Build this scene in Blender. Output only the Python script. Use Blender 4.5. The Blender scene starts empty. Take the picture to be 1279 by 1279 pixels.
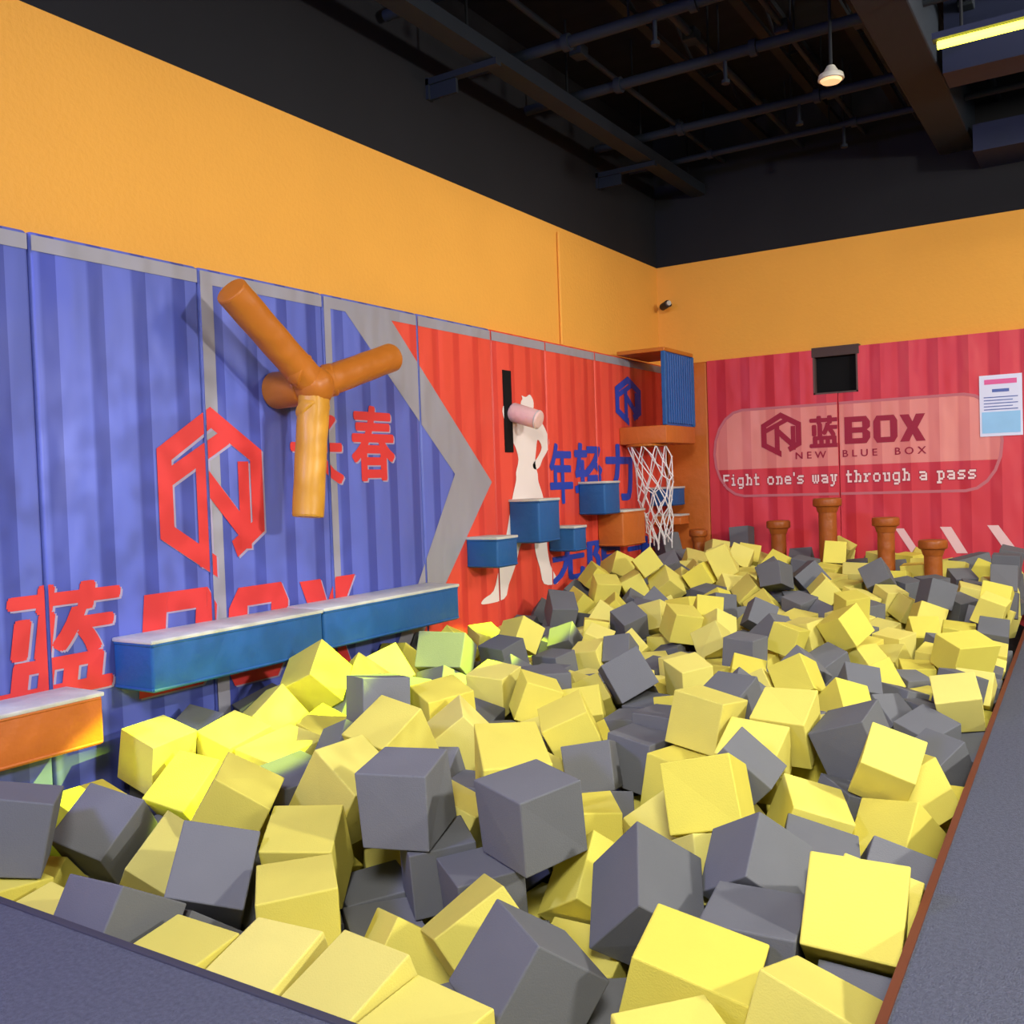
import bpy, bmesh, math, random, time
from mathutils import Vector, Matrix, Quaternion
from mathutils.bvhtree import BVHTree
random.seed(31)
scene = bpy.context.scene
COL = scene.collection
try:
    scene.view_settings.view_transform = 'Standard'
except Exception: pass
PI = math.pi
# ------------------------------------------------------------------ camera
CX, CZ, D = 3.3, 1.0, 7.64
FPX = 1200.0
th = math.atan(760/FPX); pt = math.atan(34.6/FPX); ro = 0.035
F = Vector((-math.sin(th)*math.cos(pt), math.cos(th)*math.cos(pt), -math.sin(pt)))
R0 = Vector((math.cos(th), math.sin(th), 0)); U0 = R0.cross(F)
R = R0*math.cos(ro) - U0*math.sin(ro); U = U0*math.cos(ro) + R0*math.sin(ro)
CAM = Vector((CX, 0, CZ))
cd = bpy.data.cameras.new('camera'); cam = bpy.data.objects.new('camera', cd); COL.objects.link(cam)
cd.sensor_fit = 'HORIZONTAL'; cd.sensor_width = 36; cd.lens = 36*FPX/1279; cd.clip_start = 0.02
m = Matrix((R, U, -F)).transposed().to_4x4(); m.translation = CAM
cam.matrix_world = m
scene.camera = cam
def ray(px, py): return F + R*((px-639.5)/FPX) + U*((639.5-py)/FPX)
def on(ax, px, py, v):
    d = ray(px, py); return CAM + d*((v-CAM[ax])/d[ax])
def proj(p):
    d = p-CAM; z = d.dot(F)
    return (639.5+FPX*d.dot(R)/z, 639.5-FPX*d.dot(U)/z)

# ------------------------------------------------------------------ materials
def lin(c): return tuple(((v/255)/12.92 if v/255 <= .04045 else ((v/255+.055)/1.055)**2.4) for v in c)+(1,)
def mat(name, c, rough=.6, bscale=0, bstr=0, var=.12, vscale=6, rnd=0, stripe=None, spec=.3, bvec=None, detail=4, bdist=.02, rsat=0, bdet=3):
    M = bpy.data.materials.new(name); M.use_nodes = True
    N = M.node_tree.nodes; L = M.node_tree.links
    P = N['Principled BSDF']; P.inputs['Roughness'].default_value = rough
    P.inputs['Specular IOR Level'].default_value = spec
    geo = N.new('ShaderNodeNewGeometry'); tc = N.new('ShaderNodeTexCoord')
    mix = N.new('ShaderNodeMix'); mix.data_type = 'RGBA'
    a = lin(c)
    mix.inputs[6].default_value = tuple(x*(1-var) for x in a[:3])+(1,)
    mix.inputs[7].default_value = tuple(min(1, x*(1+var)) for x in a[:3])+(1,)
    nz = N.new('ShaderNodeTexNoise'); nz.inputs['Scale'].default_value = vscale; nz.inputs['Detail'].default_value = detail
    L.new(geo.outputs['Position'], nz.inputs['Vector']); L.new(nz.outputs['Fac'], mix.inputs[0])
    out = mix.outputs[2]
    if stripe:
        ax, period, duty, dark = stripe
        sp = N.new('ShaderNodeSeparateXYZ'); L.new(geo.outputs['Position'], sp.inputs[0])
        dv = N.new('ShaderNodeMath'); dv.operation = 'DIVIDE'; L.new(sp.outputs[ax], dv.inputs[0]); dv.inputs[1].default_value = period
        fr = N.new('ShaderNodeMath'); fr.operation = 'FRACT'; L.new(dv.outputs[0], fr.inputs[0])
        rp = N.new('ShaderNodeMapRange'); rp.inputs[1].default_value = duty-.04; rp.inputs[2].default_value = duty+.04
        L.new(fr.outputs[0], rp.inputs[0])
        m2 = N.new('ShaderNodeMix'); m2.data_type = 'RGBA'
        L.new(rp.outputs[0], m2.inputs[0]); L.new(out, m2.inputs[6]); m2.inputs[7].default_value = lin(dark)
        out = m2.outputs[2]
    if rnd:
        oi = N.new('ShaderNodeObjectInfo'); hs = N.new('ShaderNodeHueSaturation')
        mr = N.new('ShaderNodeMapRange'); mr.inputs[3].default_value = 1-rnd; mr.inputs[4].default_value = 1+rnd
        L.new(oi.outputs['Random'], mr.inputs[0]); L.new(mr.outputs[0], hs.inputs['Value'])
        if rsat:
            mu = N.new('ShaderNodeMath'); mu.operation = 'MULTIPLY'; L.new(oi.outputs['Random'], mu.inputs[0]); mu.inputs[1].default_value = 7.31
            ff = N.new('ShaderNodeMath'); ff.operation = 'FRACT'; L.new(mu.outputs[0], ff.inputs[0])
            mr2 = N.new('ShaderNodeMapRange'); mr2.inputs[3].default_value = 1-rsat; mr2.inputs[4].default_value = 1+rsat*.6
            L.new(ff.outputs[0], mr2.inputs[0]); L.new(mr2.outputs[0], hs.inputs['Saturation'])
        L.new(out, hs.inputs['Color']); out = hs.outputs['Color']
    L.new(out, P.inputs['Base Color'])
    if bstr:
        n2 = N.new('ShaderNodeTexNoise'); n2.inputs['Scale'].default_value = bscale; n2.inputs['Detail'].default_value = bdet
        src = geo.outputs['Position'] if bscale < 60 else tc.outputs['Object']
        if bvec:
            mp = N.new('ShaderNodeMapping'); mp.inputs['Scale'].default_value = bvec; L.new(src, mp.inputs[0]); src = mp.outputs[0]
        L.new(src, n2.inputs['Vector'])
        bp = N.new('ShaderNodeBump'); bp.inputs['Strength'].default_value = bstr; bp.inputs['Distance'].default_value = bdist
        L.new(n2.outputs['Fac'], bp.inputs['Height']); L.new(bp.outputs[0], P.inputs['Normal'])
    return M
def emat(name, c, s):
    M = bpy.data.materials.new(name); M.use_nodes = True
    P = M.node_tree.nodes['Principled BSDF']; P.inputs['Base Color'].default_value = lin(c)
    P.inputs['Emission Color'].default_value = lin(c); P.inputs['Emission Strength'].default_value = s
    return M
M_yel = mat('yellow_foam', (219, 206, 96), .95, 260, .12, .05, 8, .10, spec=.1, rsat=.08)
M_gry = mat('grey_foam', (108, 109, 112), .95, 260, .12, .06, 8, .12, spec=.1, rsat=.3)
M_orw = mat('orange_paint', (236, 168, 70), .85, 40, .15, .05, 2)
M_blk = mat('black_paint', (24, 24, 28), .8, 10, .1, .2, 2)
M_ceil = mat('ceiling_deck', (8, 9, 12), .9, stripe=(1, .2, .55, (12, 13, 17)))
M_pipe = mat('dark_pipe_paint', (12, 15, 20), .8, var=.2)
M_duct = mat('dark_duct_paint', (27, 33, 42), .7, var=.15)
M_bmetal = mat('blue_black_metal', (28, 34, 60), .6)
M_carp = mat('grey_carpet', (92, 95, 108), 1.0, 220, .5, .35, 90, spec=.05)
W = dict(rough=.42, bscale=1.7, bstr=.5, var=.07, vscale=1.4, bdist=.07, bdet=2, detail=1)
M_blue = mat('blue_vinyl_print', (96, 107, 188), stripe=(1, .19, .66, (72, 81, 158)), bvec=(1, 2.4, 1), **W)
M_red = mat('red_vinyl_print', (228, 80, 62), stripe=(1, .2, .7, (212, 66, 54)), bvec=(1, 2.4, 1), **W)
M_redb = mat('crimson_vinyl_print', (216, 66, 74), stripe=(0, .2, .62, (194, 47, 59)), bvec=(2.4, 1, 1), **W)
M_grey = mat('grey_vinyl_print', (152, 148, 156), bvec=(1, 2.4, 1), **W)
M_shad = mat('pale_edge_ink', (166, 152, 180), .5, var=.04)
M_ink_r = mat('red_ink', (216, 60, 58), .45, 3, .3, .06, 3)
M_ink_b = mat('blue_ink', (40, 70, 176), .5, var=.04)
M_ink_w = mat('white_ink', (238, 226, 220), .45, 3, .3, .05, 3)
M_ink_s = mat('slogan_pink_white_ink', (240, 214, 208), .5, var=.04)
M_ink_c = mat('faded_white_ink', (236, 196, 190), .5, var=.04)
M_ink_d = mat('dark_red_ink', (156, 30, 54), .5, var=.04)
M_ink_e = mat('outline_red_ink', (172, 40, 58), .5, var=.04)
M_pale = mat('pale_peach_ink', (230, 142, 130), stripe=(0, .2, .62, (218, 124, 116)), bvec=(2.4, 1, 1), **W)
M_pink = mat('pink_outline_ink', (196, 110, 116), .5)
M_cobalt = mat('cobalt_vinyl', (36, 90, 150), .55, 18, .25, .14, 6)
M_ovin = mat('orange_vinyl', (196, 106, 42), .5, 18, .25, .14, 6)
M_brown = mat('amber_vinyl', (186, 108, 36), .4, 9, .28, .06, 4, bdist=.04, bdet=1)
M_gold = mat('golden_vinyl', (206, 146, 48), .4, 9, .28, .06, 4, bdist=.04, bdet=1)
M_post = mat('post_vinyl', (160, 86, 32), .4, 14, .3, .08, 5, bdist=.03)
M_white = mat('white_vinyl_top', (200, 198, 190), .65, 25, .25, .22, 9)
M_pkv = mat('pinkish_vinyl', (226, 186, 178), .5, 25, .3)
M_black = mat('slot_black', (8, 8, 9), .9)  # black that stands in for the dark inside the slot and wall opening
M_rope = mat('white_rope', (232, 230, 226), .8)
M_corr = mat('blue_panel', (34, 88, 160), .45)
M_trim = mat('rust_edge_trim', (104, 54, 32), .7)
M_dtrim = mat('dark_edge_trim', (62, 62, 74), .8)
M_plast = mat('dark_plastic', (40, 38, 38), .5)
M_frame = mat('opening_frame', (96, 74, 70), .6)
M_flap = mat('opening_flap', (74, 56, 52), .6)
M_chrome = mat('pale_metal', (190, 185, 170), .35)
M_led = emat('yellow_led', (255, 240, 60), 9)
M_lens = emat('warm_lens', (255, 205, 150), .8)
M_paper = mat('poster_paper', (222, 224, 242), .4, var=.02)
M_ppk = mat('poster_pink', (226, 96, 150), .4)
M_pcy = mat('poster_pale_blue', (150, 200, 236), .4)
M_pnavy = mat('poster_navy', (86, 104, 170), .4)
M_pitf = mat('pit_floor_dark', (40, 38, 40), .9)

# ------------------------------------------------------------------ builders
ORG = {}
def box(bm, a, b, bev=0, seg=2):
    a = Vector(a); b = Vector(b)
    r = bmesh.ops.create_cube(bm, size=1)
    for v in r['verts']:
        v.co = Vector([(a[i]+b[i])/2 + v.co[i]*(b[i]-a[i]) for i in range(3)])
    if bev:
        es = list({e for v in r['verts'] for e in v.link_edges})
        bmesh.ops.bevel(bm, geom=es, offset=bev, segments=seg, affect='EDGES', profile=.5)
def hexa(bm, pts, z0, z1):
    lo = [bm.verts.new((x, y, z0)) for x, y in pts]; hi = [bm.verts.new((x, y, z1)) for x, y in pts]
    n = len(pts)
    bm.faces.new(lo[::-1]); bm.faces.new(hi)
    for i in range(n): bm.faces.new((lo[i], lo[(i+1) % n], hi[(i+1) % n], hi[i]))
def cyl(bm, p0, p1, r0, r1=None, seg=20, bev=0):
    p0 = Vector(p0); p1 = Vector(p1); r1 = r0 if r1 is None else r1
    d = p1-p0
    q = Vector((0, 0, 1)).rotation_difference(d.normalized()).to_matrix().to_4x4()
    q.translation = (p0+p1)/2
    r = bmesh.ops.create_cone(bm, cap_ends=True, segments=seg, radius1=r0, radius2=r1, depth=d.length, matrix=q)
    if bev:
        es = [e for e in {e for v in r['verts'] for e in v.link_edges} if any(len(f.verts) > 4 for f in e.link_faces)]
        bmesh.ops.bevel(bm, geom=es, offset=bev, segments=3, affect='EDGES', profile=.5)
def build(bm, name, mats, parent=None, smooth=False):
    if not isinstance(mats, (list, tuple)): mats = [mats]
    me = bpy.data.meshes.new(name)
    if parent is None:
        xs = [v.co for v in bm.verts]
        o0 = Vector(((min(v.x for v in xs)+max(v.x for v in xs))/2, (min(v.y for v in xs)+max(v.y for v in xs))/2, min(v.z for v in xs)))
    else: o0 = ORG[parent]
    for v in bm.verts: v.co = v.co-o0
    bmesh.ops.recalc_face_normals(bm, faces=bm.faces)
    bm.to_mesh(me); bm.free()
    for x in mats: me.materials.append(x)
    if smooth:
        me.polygons.foreach_set('use_smooth', [True]*len(me.polygons))
        me.set_sharp_from_angle(angle=math.radians(40))
    o = bpy.data.objects.new(name, me); COL.objects.link(o); ORG[o] = o0
    if parent is None: o.location = o0
    else: o.parent = parent
    return o
def tag(o, label, cat, group=None):
    o['label'] = label; o['category'] = cat
    if group: o['group'] = group
    return o
def thing(name, label, cat, loc, group=None):
    o = bpy.data.objects.new(name, None); COL.objects.link(o); o.location = Vector(loc); ORG[o] = Vector(loc)
    o.empty_display_size = .05
    return tag(o, label, cat, group)
def struct(o): o['kind'] = 'structure'; return o
def one(name, fn, mats, parent=None, smooth=False):
    bm = bmesh.new(); fn(bm); return build(bm, name, mats, parent, smooth)

# ------------------------------------------------------------------ setting
ZO, ZC, ZP = 2.79, 3.9, 1.955
YF = 1.31                                    # near pit edge
def XRf(y): return 2.926-.0251*(y-1.82)      # right pit edge, very slightly askew
def wall(name, lo, hi):
    bm = bmesh.new()
    box(bm, lo, (hi[0], hi[1], ZO)); n = len(bm.faces)
    box(bm, (lo[0], lo[1], ZO), hi); bm.faces.ensure_lookup_table()
    for f in bm.faces[n:]: f.material_index = 1
    return struct(build(bm, name, [M_orw, M_blk]))
wall('wall_left', (-.12, -2.5, -1.0), (0, D+.12, ZC))
wall('wall_back', (0, D, -1.0), (8.5, D+.12, ZC))
struct(one('ceiling', lambda b: box(b, (-.12, -2.5, ZC), (8.5, D+.12, ZC+.1)), M_ceil))
def plat(b):
    box(b, (0, -2.5, -1.0), (8.5, YF, 0)); hexa(b, [(XRf(YF), YF), (8.5, YF), (8.5, D), (XRf(D), D)], -1.0, 0)
struct(one('floor', plat, M_carp))
ye = D-.07
struct(one('trim_1', lambda b: hexa(b, [(XRf(YF)-.014, YF), (XRf(YF)+.004, YF), (XRf(ye)+.004, ye), (XRf(ye)-.014, ye)], -.25, .006), M_trim))
struct(one('trim_2', lambda b: box(b, (.07, YF-.01, -.25), (XRf(YF)-.02, YF+.012, .004), .003), M_dtrim))

def surf(x, y):
    z = .06+.087*max(0, min(5.4, y-2.1))+.22*max(0, 1-x/1.0)*min(1, max(0, (y-1.35)/.5))*max(.15, min(1, (4.9-y)/1.5))+.11*max(0, min(1, (y-5.4)/.8))
    if x < 1.2 and 3 < y < 5: z -= .04*(1-abs(y-4))*(1.2-max(x, .3))/.9
    if y < 1.95: z -= .09*(1.95-y)/.6
    XR = XRf(y)
    w_ = .40
    if x > XR-w_:
        f = (x-(XR-w_))/w_
        z = z*(1-f)+f*(-.02+.42*max(0, min(1, (y-3.8)/2.5)))
    return z
bm = bmesh.new()
nx, ny = 10, 20
g = [[bm.verts.new((2.92*i/nx, YF+(D-YF)*j/ny, surf(2.92*i/nx, YF+(D-YF)*j/ny)-.56)) for j in range(ny+1)] for i in range(nx+1)]
for i in range(nx):
    for j in range(ny): bm.faces.new((g[i][j], g[i+1][j], g[i+1][j+1], g[i][j+1]))
pitfloor = struct(build(bm, 'floor_pit', M_pitf))

# ------------------------------------------------------------------ printed pads
PX = .06
def yl(px, py=450): return on(0, px, py, PX).y
def pl(px, py): p = on(0, px, py, PX); return (p.y, p.z)
def pb(px, py): p = on(1, px, py, D-PX); return (p.x, p.z)
def text_bm(s, d=0.0, shear=0.0, space=1.0):
    cu = bpy.data.curves.new('lettering', 'FONT'); cu.body = s; cu.size = 1; cu.fill_mode = 'FRONT'; cu.resolution_u = 3; cu.shear = shear
    cu.space_character = space
    ob = bpy.data.objects.new('lettering', cu); COL.objects.link(ob)
    dg = bpy.context.evaluated_depsgraph_get(); dg.update()
    me = bpy.data.meshes.new_from_object(ob.evaluated_get(dg))
    b = bmesh.new(); b.from_mesh(me)
    if d:
        for k, (u, v) in enumerate(((1, 0), (-1, 0), (0, .7), (0, -.7), (.7, .6), (-.7, .6), (.7, -.6), (-.7, -.6))):
            n = len(b.verts); b.from_mesh(me); b.verts.ensure_lookup_table()
            for w in b.verts[n:]: w.co += Vector((u*d, v*d, (k+1)*.00008))
    bpy.data.objects.remove(ob); bpy.data.curves.remove(cu); bpy.data.meshes.remove(me)
    return b
def fit_rect(b, u0, u1, w0, w1):
    if not b.verts: return b
    xs = [v.co.x for v in b.verts]; ys = [v.co.y for v in b.verts]
    ax, bx_, ay, by_ = min(xs), max(xs), min(ys), max(ys)
    for v in b.verts:
        v.co = Vector((u0+(v.co.x-ax)/(bx_-ax)*(u1-u0), w0+(v.co.y-ay)/(by_-ay)*(w1-w0), v.co.z))
    return b
def polys(*ps, st=.00015):
    b = bmesh.new()
    for i, p in enumerate(ps): b.faces.new([b.verts.new((q[0], q[1], i*st)) for q in p])
    b.normal_update()
    bmesh.ops.triangulate(b, faces=b.faces[:])
    return b
def span(f, p0, p1, hpx):
    a = f(*p0); c = f(*p1)
    mx, my = (p0[0]+p1[0])/2, (p0[1]+p1[1])/2
    h = f(mx, my-hpx/2)[1]-f(mx, my+hpx/2)[1]
    zc = (a[1]+c[1])/2
    return a[0], c[0], zc-h/2, zc+h/2
def text_rect(s, f, p0, p1, hpx, d=.02, shear=0, space=1.0):
    return fit_rect(text_bm(s, d, shear, space), *span(f, p0, p1, hpx))
def block_letter(ch, sh):
    def rc(x0, y0, x1, y1): return [(x0, y0), (x1, y0), (x1, y1), (x0, y1)]
    if ch == 'B':
        P = [rc(0, 0, .3, 1), rc(.3, 0, .85, .2), rc(.3, .4, .88, .6), rc(.3, .8, .85, 1), rc(.7, .2, 1, .4), rc(.7, .6, 1, .8),
             [(.85, 0), (1, .2), (.85, .2)], [(.88, .4), (1, .4), (.88, .5)], [(.88, .5), (1, .6), (.88, .6)], [(.85, .8), (1, .8), (.85, 1)]]
    elif ch == 'O':
        P = [rc(0, .2, .3, .8), rc(.7, .2, 1, .8), [(0, .8), (1, .8), (.86, 1), (.14, 1)], [(.14, 0), (.86, 0), (1, .2), (0, .2)]]
    else:
        P = [[(0, 0), (.36, 0), (.5, .27), (.64, 0), (1, 0), (.7, .5), (1, 1), (.64, 1), (.5, .73), (.36, 1), (0, 1), (.3, .5)]]
    return polys(*[[(x+sh*y, y) for x, y in p] for p in P])
GL = {'F': '##### #.... #.... ####. #.... #.... ##...', 'h': '##... .#... .###. .#..# .#..# .#..# ##.##', 'i': '.#. ... ##. .#. .#. .#. ###',
      'g': '..... ..... .#### #...# #...# #...# .#### ....# .###.', 't': '.#.. .#.. #### .#.. .#.. .#.. .###', 'o': '..... ..... .###. #...# #...# #...# .###.',
      'n': '..... ..... ####. .#..# .#..# .#..# ##.##', 'e': '..... ..... .###. #...# ##### #.... .####', "'": '# # . . . . .', 's': '..... ..... .#### #.... .###. ....# ####.',
      'w': '..... ..... #.#.# #.#.# #.#.# #.#.# .#.#.', 'a': '..... ..... ####. ....# .#### #...# .####', 'y': '..... ..... ##.## .#.#. .#.#. .#.#. ..#.. ..#.. ##...',
      'r': '..... ..... ##.## .##.. .#... .#... ###..', 'u': '..... ..... ##.## .#..# .#..# .#..# .####', 'p': '..... ..... ####. .#..# .#..# .#..# .###. .#... ###..', ' ': '... ...'}
def slab(s, grow):
    x = 0; rects = []
    for ch in s:
        rows = GL[ch].split()
        for r_, row in enumerate(rows):
            k = 0
            while k < len(row):
                if row[k] == '#':
                    e = k
                    while e < len(row) and row[e] == '#': e += 1
                    rects.append((x+k, -r_-1, x+e, -r_)); k = e
                else: k += 1
        x += len(rows[0])+1.9
    g_ = grow
    W_ = x-1.9; H_ = 9
    return [[((a-g_)/W_, (b+H_-g_)/H_), ((c+g_)/W_, (b+H_-g_)/H_), ((c+g_)/W_, (d_+H_+g_)/H_), ((a-g_)/W_, (d_+H_+g_)/H_)] for a, b, c, d_ in rects]
PADS_L, PADS_B = [], []
def prism_y(b, pts, ya, yb):
    f0 = b.faces.new([b.verts.new((x, ya, z)) for x, z in pts]); b.normal_update()
    r = bmesh.ops.extrude_face_region(b, geom=[f0])
    for v in r['geom']:
        if isinstance(v, bmesh.types.BMVert): v.co.y = yb
    bmesh.ops.triangulate(b, faces=[f for f in b.faces if len(f.verts) > 4])
def pad(lo, hi, side, m_, label, zlo=-.5, zhi=ZP, group=None, pts=None):
    mid = (lo+hi)/2
    loc = (PX/2, mid, zlo) if side == 'L' else (mid, D-PX/2, zlo)
    t = thing('wall_pad', label, 'wall pad', loc, group)
    b = bmesh.new(); g_ = .002
    if pts: prism_y(b, pts, D-PX, D-.001)
    elif side == 'L': box(b, (0.001, lo+g_, zlo), (PX, hi-g_, zhi), .016, 3)
    else: box(b, (lo+g_, D-PX, zlo), (hi-g_, D-.001, zhi), .016, 3)
    build(b, 'padded_panel', m_, t, not pts)
    (PADS_L if side == 'L' else PADS_B).append((t, lo, hi, side))
    return t
def gfx(b, m_, layer, name, pads, label=None, edge=None):
    if edge:
        s_ = b.copy()
        for v in s_.verts: v.co += Vector((edge, -edge*.8, 0))
        gfx(s_, M_shad, layer-.5, name+'_edge', pads)
    for t, lo, hi, side in pads:
        c = b.copy()
        for co, no in ((lo+.008, -1), (hi-.008, 1)):
            bmesh.ops.bisect_plane(c, geom=c.verts[:]+c.edges[:]+c.faces[:], plane_co=(co, 0, 0), plane_no=(no, 0, 0), clear_outer=True)
        if not c.faces: c.free(); continue
        e = .0009*layer
        for v in c.verts:
            u, w = v.co.x, v.co.y; e2 = e+v.co.z*(.2 if layer % 1 else 1)
            v.co = Vector((PX+e2, u, w)) if side == 'L' else Vector((u, D-PX-e2, w))
        o = build(c, name, m_, t)
        if label: o['label'] = label
    b.free()
def hexlogo(cx_, cz_, rx, rz, w):
    def P(u, v): return Vector((cx_+u*rx, cz_+v*rz))
    out = []
    V = [(0, 1), (1, .5), (1, -.5), (0, -1), (-1, -.5), (-1, .5)]
    s = 1-w
    for i in range(6):
        a, b = V[i], V[(i+1) % 6]
        if i == 2: a = (1, -.5); b = (.42, -.79)
        out.append([P(*a), P(*b), P(b[0]*s, b[1]*s), P(a[0]*s, a[1]*s)])
    def bar(a, b, k=.22):
        a = Vector(a); b = Vector(b); n = (b-a).normalized(); n = Vector((-n.y, n.x))*k/2
        out.append([P(*(a+n)), P(*(b+n)), P(*(b-n)), P(*(a-n))])
    bar((-.8, .18), (.3, .66), .2); bar((-.2, .38), (-.2, -.86), .24)
    bar((-.2, .2), (.6, -.5), .24); bar((.6, .36), (.6, -.7), .22)
    return polys(*out)
seams = [yl(-170), yl(35, 290), yl(247, 340), yl(402, 370), yl(520, 395), yl(612, 415), yl(680, 430), yl(742, 440), D-PX-.004]
lab = ['blue striped wall pad at the left edge, behind the low orange block',
       'wide blue striped wall pad left of rotor, with left tip of red hexagon emblem',
       'blue striped wall pad behind the rotor hub with most of the red hexagon emblem',
       'blue striped wall pad right of the rotor with red lettering and grey band on top',
       'half blue half red wall pad crossed by the grey arrow point',
       'red wall pad with a narrow black slot and white climbing figure print',
       'narrow red wall pad with blue lettering above the stepping blocks',
       'red wall pad behind the boxed basketball hoop']
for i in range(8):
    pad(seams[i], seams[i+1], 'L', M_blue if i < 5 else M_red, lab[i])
COLOUR_PADS = PADS_L[:8]
zt, zb = ZP-.014, -.45
A1, A2, A3 = pl(487, 398), pl(614, 602), pl(540, 765)
B1, B2, B3 = pl(430, 388), pl(568, 592), pl(520, 735)
def ext(a, b, z):
    t = (z-a[1])/(b[1]-a[1]); return (a[0]+t*(b[0]-a[0]), z)
A0 = ext(A2, A1, zt); A4 = ext(A2, A3, zb); B0 = ext(B2, B1, zt); B4 = ext(B2, B3, zb)
sR = seams[5]
gfx(polys([A0, A2, (sR+.3, A2[1]), (sR+.3, zt)]), M_red, 1, 'printed_red_field', COLOUR_PADS[:5])
gfx(polys([A2, A4, (sR+.3, zb), (sR+.3, A2[1])]), M_red, 1, 'printed_red_field', COLOUR_PADS[:5])
gfx(polys([B0, B2, A2, A0]), M_grey, 2, 'printed_grey_arrow', COLOUR_PADS)
gfx(polys([B2, B4, A4, A2]), M_grey, 2, 'printed_grey_arrow', COLOUR_PADS)
for t in COLOUR_PADS:
    gfx(polys([(t[1], zt-.055), (t[2], zt-.055), (t[2], zt), (t[1], zt)]), M_grey, 3, 'grey_border', [t])
for pxs, w in ((249, .075), (404, .05)):
    y0 = yl(pxs, 400)
    gfx(polys([(y0, zb), (y0+w, zb), (y0+w, zt), (y0, zt)]), M_grey, 2, 'printed_grey_band', COLOUR_PADS)
c0 = pl(197, 615); c1 = pl(328, 615); h0 = pl(262, 508); h1 = pl(262, 722)
gfx(hexlogo((c0[0]+c1[0])/2, (h0[1]+h1[1])/2, (c1[0]-c0[0])/2, (h0[1]-h1[1])/2, .25), M_ink_r, 4, 'printed_emblem', COLOUR_PADS, edge=.010)
for ch, p0, p1, h, sh, m_ in (('长', (362, 563), (428, 560), 92, 0, M_ink_r), ('春', (438, 556), (492, 552), 94, 0, M_ink_r), ('蓝', (-12, 806), (153, 793), 142, .15, M_ink_r),
                              ('年', (686, 592), (715, 591), 76, 0, M_ink_b), ('轻', (717, 591), (752, 591), 76, 0, M_ink_b), ('力', (755, 591), (790, 590), 72, 0, M_ink_b),
                              ('无', (688, 703), (730, 700), 50, 0, M_ink_b), ('限', (733, 699), (778, 695), 48, 0, M_ink_b), ('力', (782, 694), (830, 690), 46, 0, M_ink_b)):
    gfx(text_rect(ch, pl, p0, p1, h, .032, sh), m_, 4, 'printed_lettering', COLOUR_PADS, edge=.009 if m_ is M_ink_r else None)
for ch, p0, p1, h in (('B', (170, 804), (272, 795), 124), ('O', (281, 794), (361, 786), 119), ('X', (367, 785), (445, 775), 116)):
    gfx(fit_rect(block_letter(ch, .12), *span(pl, p0, p1, h)), M_ink_r, 4, 'printed_lettering', COLOUR_PADS, edge=.009)
p0 = pl(768, 500); p1 = pl(800, 500); q0 = pl(784, 470); q1 = pl(784, 532)
gfx(hexlogo((p0[0]+p1[0])/2, (q0[1]+q1[1])/2, (p1[0]-p0[0])/2, (q0[1]-q1[1])/2, .3), M_ink_b, 4, 'printed_emblem', COLOUR_PADS)
# athlete silhouette: near arm up to the bar, other fist at the hip, striding legs
fig = [(653, 517), (650, 511), (650, 502), (652, 498), (651, 494), (656, 496), (661, 493), (665, 499), (666, 506), (665, 513), (662, 519), (668, 523), (675, 527), (680, 535), (685, 549), (684, 561), (677, 574), (673, 584), (667, 586), (665, 580), (671, 571), (676, 559), (671, 549), (669, 562),
       (668, 578), (671, 592), (672, 602), (676, 614), (680, 632), (679, 650), (682, 664), (683, 684), (687, 706), (695, 722), (695, 729), (679, 729), (674, 710), (668, 688), (666, 664), (660, 640), (656, 658), (654, 670), (648, 686),
       (644, 704), (635, 730), (629, 748), (602, 755), (604, 748), (616, 738), (622, 714), (627, 698), (629, 684), (634, 656), (639, 624), (644, 600), (644, 590), (647, 574), (643, 558),
       (636, 545), (631, 530), (627, 514), (629, 506), (635, 504), (638, 512), (639, 521), (646, 529), (654, 524)]
def smooth_poly(p, n=3):
    out = []; L_ = len(p)
    for i in range(L_):
        a, b, c, d = (Vector(p[(i+k-1) % L_]) for k in range(4))
        for k in range(n):
            t = k/n
            out.append(tuple(.5*((2*b)+(c-a)*t+(2*a-5*b+4*c-d)*t*t+(3*b-a-3*c+d)*t**3)))
    return out
gfx(polys([pl(*p) for p in smooth_poly(fig)]), M_ink_w, 4, 'printed_figure', COLOUR_PADS)
s0 = pl(627, 462); s1 = pl(640, 565)
one('slot', lambda b: box(b, (PX-.03, s0[0], s1[1]), (PX+.007, s1[0]+.005, s0[1])), M_black, COLOUR_PADS[5][0])  # flat black piece painted as the slot's dark inside, no real recess

xs_ = on(1, 1048, 560, D-PX).x
wa = pb(1015, 447); wb = pb(1072, 489)
zw = wb[1]
pad(PX+.004, .44, 'B', M_ovin, 'narrow orange wall pad in the room corner right of the hoop box')
PADS_B.clear()
e3 = .003
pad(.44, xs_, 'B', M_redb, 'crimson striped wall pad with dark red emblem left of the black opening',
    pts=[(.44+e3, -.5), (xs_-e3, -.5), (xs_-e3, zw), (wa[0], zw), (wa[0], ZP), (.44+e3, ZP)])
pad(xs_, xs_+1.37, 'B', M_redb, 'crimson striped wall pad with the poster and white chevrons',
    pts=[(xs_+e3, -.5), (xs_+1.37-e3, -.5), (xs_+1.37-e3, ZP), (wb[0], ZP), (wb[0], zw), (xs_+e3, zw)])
pad(xs_+1.37, xs_+2.74, 'B', M_redb, 'crimson striped wall pad at the right edge of the back wall')
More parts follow.
